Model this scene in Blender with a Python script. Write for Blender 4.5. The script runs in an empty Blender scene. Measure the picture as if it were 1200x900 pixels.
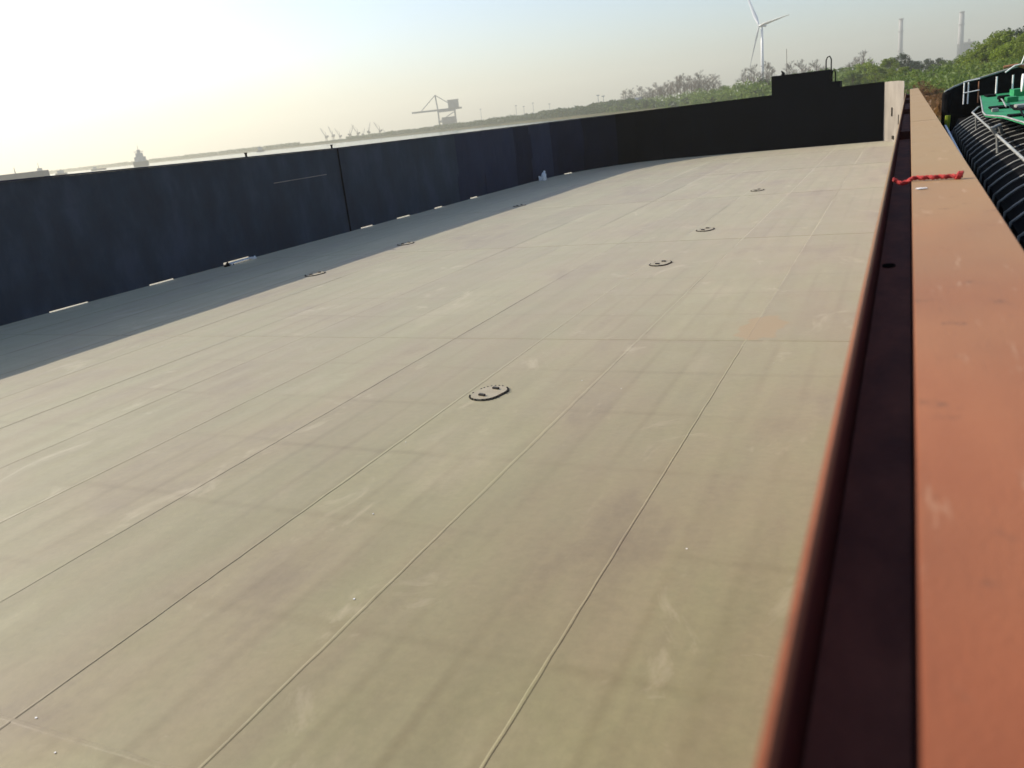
import bpy, bmesh, math, random
import numpy as np
from mathutils import Vector, Matrix
R = math.radians
random.seed(7); rng = np.random.default_rng(7)
scene = bpy.context.scene
C = scene.collection

# ---------------------------------------------------------------- camera, sky, sun, exposure
CAMZ = 4.0
F_PX = 980.0; VP = (1066.0, 88.0); ROLL = 0.1127          # measured on the 1200x900 photograph
def ray(x, y): return Vector((x - 600.0, -(y - 450.0), -F_PX))
_f = ray(*VP).normalized()
_p2 = ray(VP[0] - 1000, VP[1] + 1000 * ROLL).normalized()
_u = _p2.cross(_f).normalized()
if _u.y < 0: _u = -_u
_r = _f.cross(_u)
ROT = Matrix((_r, _f, _u))
cam_d = bpy.data.cameras.new('camera'); cam = bpy.data.objects.new('camera', cam_d); C.objects.link(cam)
cam.matrix_world = Matrix.Translation((0, 0, CAMZ)) @ ROT.to_4x4()
cam_d.sensor_width = 36; cam_d.lens = F_PX / 1200 * 36
cam_d.clip_start = 0.05; cam_d.clip_end = 30000
cam_d.dof.use_dof = True; cam_d.dof.focus_distance = 16; cam_d.dof.aperture_fstop = 1.7
scene.camera = cam

SUN_EL, SUN_FWD = R(32.5), R(2.0)                          # sun stands over the port wall, a touch ahead of abeam
sdir = Vector((-math.cos(SUN_EL) * math.cos(SUN_FWD), math.cos(SUN_EL) * math.sin(SUN_FWD), math.sin(SUN_EL)))
world = bpy.data.worlds.new('World'); scene.world = world; world.use_nodes = True
wn = world.node_tree.nodes; bg = wn['Background']
sky = wn.new('ShaderNodeTexSky'); sky.sky_type = 'NISHITA'; sky.sun_disc = False
sky.sun_elevation = SUN_EL; sky.sun_rotation = math.atan2(sdir.x, sdir.y)
sky.air_density = 1.0; sky.dust_density = 1.7; sky.ozone_density = 3.4; sky.altitude = 0
world.node_tree.links.new(sky.outputs[0], bg.inputs[0]); bg.inputs[1].default_value = 0.135
sl = bpy.data.lights.new('sun', 'SUN'); sl.energy = 4.3; sl.angle = R(0.53); sl.color = (1.0, 0.90, 0.76)
so = bpy.data.objects.new('sun', sl); C.objects.link(so)
so.rotation_euler = sdir.to_track_quat('Z', 'Y').to_euler()
vs = scene.view_settings; vs.view_transform = 'Standard'; vs.look = 'None'; vs.exposure = 0.60; vs.gamma = 1.0
vs.use_curve_mapping = False

def direction(px, py): return (ROT @ ray(px, py))
def on_z(px, py, z):                                      # pixel -> point on the level z
    d = direction(px, py); t = (z - CAMZ) / d.z; return Vector((d.x * t, d.y * t, z))
def on_y(px, py, y):                                      # pixel -> point on the cross plane y
    d = direction(px, py); t = y / d.y; return Vector((d.x * t, y, CAMZ + d.z * t))
def height_at(px, py, dist):
    d = direction(px, py); return CAMZ + dist * d.z / math.hypot(d.x, d.y)
def hor(px): return VP[1] + (VP[0] - px) * ROLL
def ground_at(px, dist, z):                               # bearing of a pixel column on the horizon + distance
    d = direction(px, hor(px)); n = math.hypot(d.x, d.y); return Vector((d.x / n * dist, d.y / n * dist, z))

# ---------------------------------------------------------------- materials
def nodes(m): return m.node_tree.nodes, m.node_tree.links
def mat(name, c1, c2=None, rough=0.6, scale=3.0, metal=0.0, bump=0.0, bscale=40.0, spec=0.5, stretch=(1, 1, 1), c3=None, detail=6, coord='Object', contrast=(0.35, 0.65), rand=0.0):
    m = bpy.data.materials.new(name); m.use_nodes = True
    N, L = nodes(m); b = N['Principled BSDF']
    b.inputs['Roughness'].default_value = rough; b.inputs['Metallic'].default_value = metal
    b.inputs['Specular IOR Level'].default_value = spec
    tc = N.new('ShaderNodeTexCoord'); mp = N.new('ShaderNodeMapping'); mp.inputs['Scale'].default_value = stretch
    L.new(tc.outputs[coord], mp.inputs[0])
    col = None
    if c2:
        nz = N.new('ShaderNodeTexNoise'); nz.inputs['Scale'].default_value = scale; nz.inputs['Detail'].default_value = detail; nz.inputs['Roughness'].default_value = 0.62
        L.new(mp.outputs[0], nz.inputs['Vector'])
        cr = N.new('ShaderNodeValToRGB'); e = cr.color_ramp.elements
        e[0].position, e[1].position = contrast; e[0].color = (*c1, 1); e[1].color = (*c2, 1)
        if c3: k = cr.color_ramp.elements.new(sum(contrast) / 2); k.color = (*c3, 1)
        L.new(nz.outputs[0], cr.inputs[0]); col = cr.outputs[0]
        mr = N.new('ShaderNodeMapRange'); mr.inputs[3].default_value = max(0.05, rough - 0.12); mr.inputs[4].default_value = min(1, rough + 0.12)
        L.new(nz.outputs[0], mr.inputs[0]); L.new(mr.outputs[0], b.inputs['Roughness'])
    if rand > 0 and col:
        oi = N.new('ShaderNodeObjectInfo'); hs = N.new('ShaderNodeHueSaturation'); r1 = N.new('ShaderNodeMapRange')
        r1.inputs[3].default_value = 1 - rand; r1.inputs[4].default_value = 1 + rand
        L.new(oi.outputs['Random'], r1.inputs[0]); L.new(r1.outputs[0], hs.inputs['Value']); L.new(col, hs.inputs['Color']); col = hs.outputs[0]
    if col: L.new(col, b.inputs['Base Color'])
    else: b.inputs['Base Color'].default_value = (*c1, 1)
    if bump:
        n2 = N.new('ShaderNodeTexNoise'); n2.inputs['Scale'].default_value = bscale; n2.inputs['Detail'].default_value = 5
        L.new(tc.outputs[coord], n2.inputs['Vector'])
        bp = N.new('ShaderNodeBump'); bp.inputs['Strength'].default_value = bump; bp.inputs['Distance'].default_value = 0.02
        L.new(n2.outputs[0], bp.inputs['Height']); L.new(bp.outputs[0], b.inputs['Normal'])
    return m

def deck_material():
    m = bpy.data.materials.new('deck_dust'); m.use_nodes = True; N, L = nodes(m); b = N['Principled BSDF']
    geo = N.new('ShaderNodeNewGeometry')
    def noise(scale, stretch=(1, 1, 1), det=6, rgh=0.6, dist=0.0):
        mp = N.new('ShaderNodeMapping'); mp.inputs['Scale'].default_value = stretch; L.new(geo.outputs['Position'], mp.inputs[0])
        n = N.new('ShaderNodeTexNoise'); n.inputs['Scale'].default_value = scale; n.inputs['Detail'].default_value = det; n.inputs['Roughness'].default_value = rgh; n.inputs['Distortion'].default_value = dist
        L.new(mp.outputs[0], n.inputs['Vector']); return n.outputs[0]
    def ramp(src, stops):
        r = N.new('ShaderNodeValToRGB'); e = r.color_ramp.elements
        while len(e) < len(stops): e.new(0.5)
        for k, (p, c) in zip(e, stops): k.position = p; k.color = (*c, 1) if len(c) == 3 else c
        L.new(src, r.inputs[0]); return r.outputs[0]
    def mix(a, bb, f, mode='MIX'):
        x = N.new('ShaderNodeMix'); x.data_type = 'RGBA'; x.blend_type = mode
        for s, v in ((x.inputs[6], a), (x.inputs[7], bb)):
            if isinstance(v, tuple): s.default_value = (*v, 1)
            else: L.new(v, s)
        if isinstance(f, float): x.inputs[0].default_value = f
        else: L.new(f, x.inputs[0])
        return x.outputs[2]
    base = ramp(noise(0.45, (1, 0.45, 1), 8, 0.6), [(0.30, (0.158, 0.120, 0.070)), (0.43, (0.218, 0.182, 0.098)), (0.57, (0.210, 0.192, 0.095)), (0.72, (0.272, 0.235, 0.138))])
    streak = ramp(noise(1.1, (2.2, 0.16, 1), 5, 0.55, 0.4), [(0.40, (0.86, 0.82, 0.78)), (0.62, (1.06, 1.05, 1.0))])
    c = mix(base, streak, 0.42, 'MULTIPLY')
    fine = ramp(noise(9.0, (1, 1, 1), 8, 0.7), [(0.32, (0.88, 0.87, 0.84)), (0.68, (1.08, 1.08, 1.06))])
    c = mix(c, fine, 0.8, 'MULTIPLY')
    # pale dried silt patches
    silt = ramp(noise(0.9, (1.2, 0.7, 1), 7, 0.65, 0.8), [(0.60, (0, 0, 0)), (0.70, (1, 1, 1))])
    c = mix(c, (0.40, 0.345, 0.225), mix((0.0, 0.0, 0.0), silt, 0.45))
    # scattered rust freckles and pale scuffs
    fk = ramp(noise(26.0, (1, 1, 1), 4, 0.8), [(0.665, (0, 0, 0)), (0.72, (1, 1, 1))]); c = mix(c, (0.16, 0.09, 0.045), mix((0.0, 0.0, 0.0), fk, 0.45))
    sf = ramp(noise(5.5, (0.5, 2.6, 1), 6, 0.75, 1.2), [(0.66, (0, 0, 0)), (0.73, (1, 1, 1))]); c = mix(c, (0.42, 0.37, 0.26), mix((0.0, 0.0, 0.0), sf, 0.30))
    # per-plate tone
    oi = N.new('ShaderNodeObjectInfo'); pr = ramp(oi.outputs['Random'], [(0, (0.90, 0.885, 0.88)), (1, (1.05, 1.06, 1.04))]); c = mix(c, pr, 1.0, 'MULTIPLY')
    # dirt lying along the frames and stiffeners under each plate
    tco = N.new('ShaderNodeTexCoord'); sx = N.new('ShaderNodeSeparateXYZ'); L.new(tco.outputs['Object'], sx.inputs[0])
    wob = noise(0.8, (1, 1, 1), 4)
    def band(axis, period, width):
        w1 = N.new('ShaderNodeMath'); w1.operation = 'MULTIPLY_ADD'; L.new(wob, w1.inputs[0]); w1.inputs[1].default_value = 0.10; L.new(sx.outputs[axis], w1.inputs[2])
        a1 = N.new('ShaderNodeMath'); a1.operation = 'ADD'; a1.inputs[1].default_value = 0.5*period if axis == 'X' else 0.0; L.new(w1.outputs[0], a1.inputs[0])
        pp = N.new('ShaderNodeMath'); pp.operation = 'PINGPONG'; pp.inputs[1].default_value = period/2; L.new(a1.outputs[0], pp.inputs[0])
        mr_ = N.new('ShaderNodeMapRange'); mr_.interpolation_type = 'SMOOTHSTEP'; mr_.inputs[1].default_value = 0.0; mr_.inputs[2].default_value = width; mr_.inputs[3].default_value = 1.0; mr_.inputs[4].default_value = 0.0
        L.new(pp.outputs[0], mr_.inputs[0]); return mr_.outputs[0]
    patch = ramp(noise(0.35, (1, 0.6, 1), 5, 0.6), [(0.40, (0.05, 0.05, 0.05)), (0.62, (0.60, 0.60, 0.60))])
    for ax_, per, wd in (('Y', 1.825, 0.11), ('X', 0.627, 0.09)):
        mm_ = N.new('ShaderNodeMath'); mm_.operation = 'MULTIPLY'; L.new(band(ax_, per, wd), mm_.inputs[0]); L.new(patch, mm_.inputs[1])
        c = mix(c, mix(c, (0.74, 0.69, 0.60), 1.0, 'MULTIPLY'), mm_.outputs[0])
    # one rusty puddle stain
    sp = N.new('ShaderNodeVectorMath'); sp.operation = 'SUBTRACT'; L.new(geo.outputs['Position'], sp.inputs[0]); sp.inputs[1].default_value = (-2.27, 15.0, 0)
    sc_ = N.new('ShaderNodeVectorMath'); sc_.operation = 'MULTIPLY'; L.new(sp.outputs[0], sc_.inputs[0]); sc_.inputs[1].default_value = (1.35, 0.62, 0)
    ln = N.new('ShaderNodeVectorMath'); ln.operation = 'LENGTH'; L.new(sc_.outputs[0], ln.inputs[0])
    ad = N.new('ShaderNodeMath'); ad.operation = 'ADD'; L.new(ln.outputs['Value'], ad.inputs[0])
    nm = N.new('ShaderNodeMath'); nm.operation = 'MULTIPLY'; nm.inputs[1].default_value = 0.9; L.new(noise(2.2), nm.inputs[0]); L.new(nm.outputs[0], ad.inputs[1])
    st = ramp(ad.outputs[0], [(0.90, (1, 1, 1)), (1.08/1.1, (0, 0, 0))])
    c = mix(c, (0.225, 0.145, 0.05), mix((0.0, 0.0, 0.0), st, 0.85))
    L.new(c, b.inputs['Base Color'])
    rr = N.new('ShaderNodeMapRange'); rr.inputs[3].default_value = 0.55; rr.inputs[4].default_value = 0.80; L.new(noise(1.5), rr.inputs[0]); L.new(rr.outputs[0], b.inputs['Roughness'])
    b.inputs['Specular IOR Level'].default_value = 0.45
    b.inputs['Sheen Weight'].default_value = 0.50; b.inputs['Sheen Roughness'].default_value = 0.4; b.inputs['Sheen Tint'].default_value = (1.0, 0.95, 0.85, 1)
    bp = N.new('ShaderNodeBump'); bp.inputs['Strength'].default_value = 0.25; bp.inputs['Distance'].default_value = 0.01
    L.new(noise(14.0, (1, 1, 1), 8, 0.7), bp.inputs['Height']); L.new(bp.outputs[0], b.inputs['Normal'])
    return m

M = {}
M['deck'] = deck_material()
M['weld'] = mat('weld', (0.22, 0.185, 0.11), (0.33, 0.285, 0.18), 0.7, 2.5, bump=0.4, bscale=60)
M['under'] = mat('under_deck', (0.20, 0.16, 0.09), (0.26, 0.21, 0.13), 0.9)
M['navy'] = mat('navy_wall_paint', (0.010, 0.019, 0.034), (0.034, 0.046, 0.070), 0.62, 0.9, stretch=(1, 1, 0.45), bump=0.25, bscale=3, spec=0.3, c3=(0.017, 0.030, 0.048), contrast=(0.36, 0.66))  # black wall paint with the strongest sun flare put into its colour
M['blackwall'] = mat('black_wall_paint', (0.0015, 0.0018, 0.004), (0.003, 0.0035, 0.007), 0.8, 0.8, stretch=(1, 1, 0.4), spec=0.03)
M['midwall'] = mat('blue_black_wall_paint', (0.010, 0.015, 0.038), (0.020, 0.026, 0.055), 0.68, 0.8, stretch=(1, 1, 0.4), spec=0.2)  # same black paint, middling flare veil mixed into the colour
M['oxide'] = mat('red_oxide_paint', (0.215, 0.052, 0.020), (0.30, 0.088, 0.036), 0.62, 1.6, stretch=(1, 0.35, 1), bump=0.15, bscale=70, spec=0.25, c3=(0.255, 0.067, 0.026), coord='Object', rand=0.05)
def glare_and_wear(m):                                       # far glare put into the colour as a dusty tan, plus chips and scuffs
    N, L = nodes(m); b = N['Principled BSDF']; src = b.inputs['Base Color'].links[0].from_socket
    g = N.new('ShaderNodeNewGeometry'); sp = N.new('ShaderNodeSeparateXYZ'); L.new(g.outputs['Position'], sp.inputs[0])
    nz = N.new('ShaderNodeTexNoise'); nz.inputs['Scale'].default_value = 1.1; nz.inputs['Detail'].default_value = 7; L.new(g.outputs['Position'], nz.inputs['Vector'])
    ma = N.new('ShaderNodeMath'); ma.operation = 'MULTIPLY_ADD'; ma.inputs[1].default_value = 3.0; L.new(nz.outputs[0], ma.inputs[0]); L.new(sp.outputs['Y'], ma.inputs[2])
    mr = N.new('ShaderNodeMapRange'); mr.interpolation_type = 'SMOOTHSTEP'; mr.inputs[1].default_value = 0.5; mr.inputs[2].default_value = 11.5; mr.inputs[3].default_value = 0.0; mr.inputs[4].default_value = 0.93; L.new(ma.outputs[0], mr.inputs[0])
    mx = N.new('ShaderNodeMix'); mx.data_type = 'RGBA'; L.new(mr.outputs[0], mx.inputs[0]); L.new(src, mx.inputs[6]); mx.inputs[7].default_value = (0.31, 0.205, 0.095, 1)
    def spots(scale, lo, hi, colr, col_in, stretch=(1, 1, 1)):
        mp = N.new('ShaderNodeMapping'); mp.inputs['Scale'].default_value = stretch; L.new(g.outputs['Position'], mp.inputs[0])
        n2 = N.new('ShaderNodeTexNoise'); n2.inputs['Scale'].default_value = scale; n2.inputs['Detail'].default_value = 8; n2.inputs['Roughness'].default_value = 0.7; L.new(mp.outputs[0], n2.inputs['Vector'])
        r2 = N.new('ShaderNodeMapRange'); r2.inputs[1].default_value = lo; r2.inputs[2].default_value = hi; r2.inputs[4].default_value = 0.65; L.new(n2.outputs[0], r2.inputs[0])
        m2 = N.new('ShaderNodeMix'); m2.data_type = 'RGBA'; L.new(r2.outputs[0], m2.inputs[0]); L.new(col_in, m2.inputs[6]); m2.inputs[7].default_value = (*colr, 1); return m2.outputs[2]
    o1 = spots(7.0, 0.61, 0.68, (0.13, 0.055, 0.03), mx.outputs[2]); o2 = spots(4.0, 0.60, 0.72, (0.46, 0.30, 0.19), o1, (3.0, 0.5, 1))
    L.new(o2, b.inputs['Base Color']); b.inputs['Sheen Weight'].default_value = 0.06; b.inputs['Sheen Tint'].default_value = (1.0, 0.85, 0.55, 1)
glare_and_wear(M['oxide'])
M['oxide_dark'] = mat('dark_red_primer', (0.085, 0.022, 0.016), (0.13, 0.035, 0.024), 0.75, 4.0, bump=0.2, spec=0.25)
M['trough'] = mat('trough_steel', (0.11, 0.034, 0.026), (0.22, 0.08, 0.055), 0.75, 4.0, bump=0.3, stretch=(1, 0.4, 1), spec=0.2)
M['deepwall'] = mat('deep_blue_black_paint', (0.005, 0.007, 0.020), (0.011, 0.014, 0.034), 0.7, 0.8, stretch=(1, 1, 0.4), spec=0.12)  # same black paint, weak flare veil mixed into the colour
M['inkwall'] = mat('ink_black_paint', (0.003, 0.004, 0.012), (0.006, 0.008, 0.020), 0.75, 0.8, stretch=(1, 1, 0.4), spec=0.08)  # same black paint, faintest flare veil mixed into the colour
M['greysteel'] = mat('weathered_grey_steel', (0.22, 0.195, 0.165), (0.31, 0.275, 0.23), 0.65, 1.2, bump=0.2, stretch=(1, 1, 0.4))
M['black'] = mat('black_rubber', (0.004, 0.004, 0.005), (0.009, 0.009, 0.010), 0.8, 6, spec=0.02)
M['hole'] = mat('dark_drain', (0.003, 0.003, 0.003), rough=0.95, spec=0.05)
M['bolt'] = mat('oily_bolt_steel', (0.012, 0.009, 0.005), (0.03, 0.022, 0.012), 0.6, 20)
M['lid'] = mat('manhole_lid', (0.28, 0.24, 0.16), (0.34, 0.295, 0.205), 0.6, 6, bump=0.2)
M['red'] = mat('red_rope', (0.30, 0.010, 0.010), (0.45, 0.022, 0.018), 0.7, 30, bump=0.5, bscale=200)
M['white'] = mat('white_plastic', (0.72, 0.72, 0.70), (0.82, 0.82, 0.80), 0.5, 8, bump=0.2, bscale=15)
M['whitepaint'] = mat('white_paint', (0.62, 0.62, 0.60), (0.78, 0.78, 0.76), 0.45, 5)
M['paleblue'] = mat('pale_blue_pipe', (0.36, 0.44, 0.55), (0.48, 0.55, 0.66), 0.4, 3)
M['rib'] = mat('worn_rib_edge', (0.17, 0.17, 0.155), (0.33, 0.33, 0.30), 0.42, 4)  # pale grey puts the cover ribs' sun highlights into the colour; rails share it
M['green'] = mat('green_deck_paint', (0.010, 0.16, 0.055), (0.022, 0.26, 0.095), 0.6, 3.5, bump=0.2, c3=(0.013, 0.20, 0.07), spec=0.3)
M['hullnavy'] = mat('dark_blue_hull', (0.012, 0.014, 0.040), (0.022, 0.026, 0.06), 0.45, 1.5)
M['rust'] = mat('rusty_brown', (0.20, 0.075, 0.035), (0.30, 0.13, 0.06), 0.8, 5)
M['concrete'] = mat('chimney_concrete', (0.26, 0.26, 0.26), (0.36, 0.35, 0.34), 0.85, 0.06)
M['turbine'] = mat('turbine_white', (0.66, 0.67, 0.68), (0.74, 0.74, 0.74), 0.4, 0.3)
M['crane'] = mat('crane_steel', (0.11, 0.14, 0.17), (0.17, 0.20, 0.23), 0.6, 0.2)
M['jib'] = mat('jib_crane_paint', (0.13, 0.13, 0.14), (0.24, 0.22, 0.20), 0.6, 0.3)
M['ship'] = mat('ship_hull_grey', (0.06, 0.075, 0.095), (0.10, 0.115, 0.13), 0.6, 0.1)
M['shipwhite'] = mat('ship_superstructure', (0.30, 0.32, 0.34), (0.45, 0.46, 0.47), 0.6, 0.2)
M['shed'] = mat('shed_cladding', (0.07, 0.09, 0.12), (0.10, 0.12, 0.15), 0.7, 0.2)
M['bark'] = mat('bark', (0.06, 0.045, 0.032), (0.11, 0.085, 0.06), 0.9, 3, stretch=(1, 1, 0.2))
M['twig'] = mat('bare_twigs', (0.15, 0.12, 0.095), (0.22, 0.18, 0.145), 0.9, 3)
def leafmat(n, a, b, c): 
    m = mat(n, a, b, 0.55, 0.35, c3=c, rand=0.18, contrast=(0.3, 0.7), spec=0.25)
    bs = m.node_tree.nodes['Principled BSDF']; bs.inputs['Transmission Weight'].default_value = 0.0
    N, L = nodes(m); tr = N.new('ShaderNodeBsdfTranslucent'); mx = N.new('ShaderNodeMixShader'); mx.inputs[0].default_value = 0.45
    src = bs.inputs['Base Color'].links[0].from_socket; L.new(src, tr.inputs[0])
    L.new(bs.outputs[0], mx.inputs[1]); L.new(tr.outputs[0], mx.inputs[2]); L.new(mx.outputs[0], N['Material Output'].inputs[0]); return m
M['leaf_green'] = leafmat('leaf_green', (0.065, 0.115, 0.024), (0.17, 0.215, 0.042), (0.11, 0.165, 0.033))
M['leaf_yellow'] = leafmat('leaf_yellow', (0.11, 0.175, 0.015), (0.27, 0.32, 0.030), (0.18, 0.24, 0.021))
M['leaf_dark'] = leafmat('leaf_dark', (0.022, 0.045, 0.020), (0.05, 0.08, 0.032), (0.035, 0.06, 0.025))
M['leaf_brown'] = leafmat('leaf_brown', (0.13, 0.06, 0.022), (0.26, 0.14, 0.05), (0.19, 0.10, 0.035))
M['land'] = mat('bank_grass', (0.04, 0.045, 0.018), (0.09, 0.07, 0.035), 0.95, 0.05, c3=(0.055, 0.055, 0.024), spec=0.1)
wm = bpy.data.materials.new('river_water'); wm.use_nodes = True; M['water'] = wm
N_, L_ = nodes(wm); b_ = N_['Principled BSDF']; b_.inputs['Base Color'].default_value = (0.05, 0.06, 0.05, 1); b_.inputs['Roughness'].default_value = 0.12; b_.inputs['IOR'].default_value = 1.33
nz_ = N_.new('ShaderNodeTexNoise'); nz_.inputs['Scale'].default_value = 0.6; nz_.inputs['Detail'].default_value = 5; g_ = N_.new('ShaderNodeNewGeometry'); L_.new(g_.outputs['Position'], nz_.inputs['Vector'])
bp_ = N_.new('ShaderNodeBump'); bp_.inputs['Strength'].default_value = 0.35; bp_.inputs['Distance'].default_value = 0.15; L_.new(nz_.outputs[0], bp_.inputs['Height']); L_.new(bp_.outputs[0], b_.inputs['Normal'])

# ---------------------------------------------------------------- mesh helpers
class MB:
    def __init__(s): s.v = []; s.f = []
    def add(s, vs, fs):
        o = len(s.v); s.v += [tuple(p) for p in vs]; s.f += [tuple(o + i for i in q) for q in fs]; return s
    def box(s, x0, x1, y0, y1, z0, z1):
        return s.add([(x0,y0,z0),(x1,y0,z0),(x1,y1,z0),(x0,y1,z0),(x0,y0,z1),(x1,y0,z1),(x1,y1,z1),(x0,y1,z1)],
                     [(0,3,2,1),(4,5,6,7),(0,1,5,4),(1,2,6,5),(2,3,7,6),(3,0,4,7)])
    def tube(s, pts, r, n=8, cap=True):
        pts = [Vector(p) for p in pts]; rs = r if isinstance(r, (list, tuple)) else [r] * len(pts)
        rings = []; up = None
        for i, p in enumerate(pts):
            t = (pts[min(i+1, len(pts)-1)] - pts[max(i-1, 0)]).normalized()
            a = Vector((0, 0, 1)) if abs(t.z) < 0.9 else Vector((1, 0, 0))
            u = t.cross(a).normalized() if up is None else (up - t * up.dot(t)).normalized()
            up = u; w = t.cross(u)
            rings.append([p + (u * math.cos(k * 2 * math.pi / n) + w * math.sin(k * 2 * math.pi / n)) * rs[i] for k in range(n)])
        vs = [q for rg in rings for q in rg]; fs = []
        for i in range(len(pts) - 1):
            for k in range(n): fs.append((i*n+k, i*n+(k+1) % n, (i+1)*n+(k+1) % n, (i+1)*n+k))
        if cap: fs.append(tuple(range(n))[::-1]); fs.append(tuple((len(pts)-1)*n + k for k in range(n)))
        return s.add(vs, fs)
    def prism(s, poly, z0, z1):
        n = len(poly); vs = [(x, y, z0) for x, y in poly] + [(x, y, z1) for x, y in poly]
        return s.add(vs, [tuple(range(n))[::-1], tuple(range(n, 2*n))] + [(i, (i+1) % n, n+(i+1) % n, n+i) for i in range(n)])
    def ring(s, outer, inner, z0, z1):
        n = len(outer); vs = [(x, y, z0) for x, y in outer] + [(x, y, z1) for x, y in outer] + [(x, y, z1) for x, y in inner] + [(x, y, z0) for x, y in inner]
        fs = []
        for i in range(n):
            j = (i+1) % n; fs += [(i, j, n+j, n+i), (n+i, n+j, 2*n+j, 2*n+i), (2*n+i, 2*n+j, 3*n+j, 3*n+i)]
        return s.add(vs, fs)
    def mesh(s, name, m, smooth=False):
        me = bpy.data.meshes.new(name); me.from_pydata(s.v, [], s.f); me.materials.append(M[m])
        if smooth: me.polygons.foreach_set('use_smooth', [True] * len(me.polygons))
        me.update(); return me
    def build(s, name, m, parent=None, smooth=False, bevel=0.0):
        me = s.mesh(name, m, smooth)
        if bevel:
            bm = bmesh.new(); bm.from_mesh(me); bmesh.ops.recalc_face_normals(bm, faces=bm.faces)
            bmesh.ops.bevel(bm, geom=[e for e in bm.edges if len(e.link_faces) == 2 and e.calc_face_angle(0) > 0.5], offset=bevel, segments=2, affect='EDGES'); bm.to_mesh(me); bm.free()
        return place(name, me, parent)
def place(name, me, parent=None, loc=None):
    o = bpy.data.objects.new(name, me); C.objects.link(o)
    if parent: o.parent = parent
    if loc is not None: o.location = loc
    return o
def empty(name, loc=(0, 0, 0), rz=0.0):
    o = bpy.data.objects.new(name, None); C.objects.link(o); o.location = loc; o.rotation_euler.z = rz; o.empty_display_size = 0.2; return o
def tag(o, label, cat, group=None, kind=None):
    o['label'] = label; o['category'] = cat
    if group: o['group'] = group
    if kind: o['kind'] = kind
    return o
def copy_tree(o, parent=None):
    c = o.copy(); C.objects.link(c); c.parent = parent
    for ch in list(o.children): copy_tree(ch, c)
    return c

# ---------------------------------------------------------------- setting: water, bank
WZ = -1.6; RMAX = 6000.0
mb = MB(); rings = [0.0, 30, 120, 500, 1500, 3500, RMAX]; NA = 96
mb.v.append((0, 0, WZ))
for r in rings[1:]:
    for k in range(NA): a = 2*math.pi*k/NA; mb.v.append((r*math.sin(a), r*math.cos(a), WZ))
for k in range(NA): mb.f.append((0, 1+(k+1) % NA, 1+k))
for i in range(len(rings)-2):
    for k in range(NA): a, b2 = 1+i*NA+k, 1+i*NA+(k+1) % NA; mb.f.append((a, b2, b2+NA, a+NA))
water = mb.build('water', 'water'); water['kind'] = 'structure'

SHORE = [(-62, 4300), (-55, 3100), (-45, 2150), (-36, 1620), (-30, 1430), (-24, 1180), (-20, 960), (-15, 700), (-12, 520), (-8, 320), (-5, 215), (-3, 150), (-1.5, 112), (0, 92), (2, 78), (5, 62), (10, 50), (20, 38), (45, 24), (90, 17), (135, 24), (165, 60), (178, 300)]
sa = np.array([s[0] for s in SHORE]); sr = np.array([s[1] for s in SHORE])
def shore_r(az): return float(np.interp(az, sa, sr))
mb = MB(); azs = list(np.concatenate([np.arange(-62, -12, 1.0), np.arange(-12, 12, 0.4), np.arange(12, 179, 3.0)]))
offs = [-3, 1.5, 5, 12, 30, 80, 250, 900, 2500]; hts = [-2.2, -1.2, -0.4, 0.5, 0.9, 1.0, 1.0, 1.0, 1.0]
nr = len(offs) + 1
for az in azs:
    r0 = shore_r(az) * (1 + 0.02 * math.sin(az * 1.7)); s_, c_ = math.sin(R(az)), math.cos(R(az))
    for o_, h_ in zip(offs, hts):
        r = min(r0 + o_, RMAX - 60 + o_ * 0.01); mb.v.append((r*s_, r*c_, h_ + (0.25*math.sin(az*2.3 + o_) if 3 < o_ < 300 else 0)))
    mb.v.append((RMAX*s_, RMAX*c_, 1.0))
for i in range(len(azs) - 1):
    for k in range(nr - 1): a = i*nr+k; mb.f.append((a, a+nr, a+nr+1, a+1))
land = mb.build('ground', 'land', smooth=True); land['kind'] = 'structure'

# ---------------------------------------------------------------- the deck barge
barge = tag(empty('deck_barge', (0, 0, 0)), 'huge flat deck barge with dusty plated deck, dark side walls and red oxide coaming', 'barge')
XL, XR, Y0, Y1 = -23.6, 0.44, -12.0, 66.0
deck = MB().box(XL, XR, Y0, Y1, -2.6, -0.030).build('deck', 'under', barge)
PW, PL, GAP = 1.88, 10.95, 0.0008
def plate_mesh(i):
    r = random.Random(50 + i); nx, ny = 18, 54; v = []; f = []
    amp = [[r.uniform(0.003, 0.010) * (1 if r.random() < .85 else -0.5) for _ in range(6)] for _ in range(3)]
    tilt = r.uniform(-0.002, 0.002)
    for jy in range(ny + 1):
        for jx in range(nx + 1):
            u, w = jx/nx, jy/ny; bx, by = min(2, int(u*3)), min(5, int(w*6))
            z = -amp[bx][by] * math.sin(math.pi*(u*3-bx))**2 * math.sin(math.pi*(w*6-by))**2 
            z += 0.0022*math.sin(5*u+i)*math.sin(7*w+2*i)*math.sin(math.pi*u)*math.sin(math.pi*w)
            v.append(((u-.5)*(PW-GAP), (w-.5)*(PL-GAP), z))
    for jy in range(ny):
        for jx in range(nx): a = jy*(nx+1)+jx; f.append((a, a+1, a+nx+2, a+nx+1))
    # turned-down rim, so each plate has its own thickness
    rim = [k for k in range(nx+1)] + [(jy*(nx+1)+nx) for jy in range(1, ny+1)] + [ny*(nx+1)+k for k in range(nx-1, -1, -1)] + [jy*(nx+1) for jy in range(ny-1, 0, -1)]
    o = len(v)
    nr_ = len(rim)
    for k in rim: v.append(v[k])
    for k in rim: x, y, z = v[k]; v.append((x, y, -0.026))
    for k in range(nr_): j = (k+1) % nr_; f.append((o+k, o+nr_+k, o+nr_+j, o+j))
    m_ = MB(); m_.v = v; m_.f = f; return m_.mesh('deck_plate', 'deck', True)
plates = [plate_mesh(i) for i in range(4)]
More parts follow.
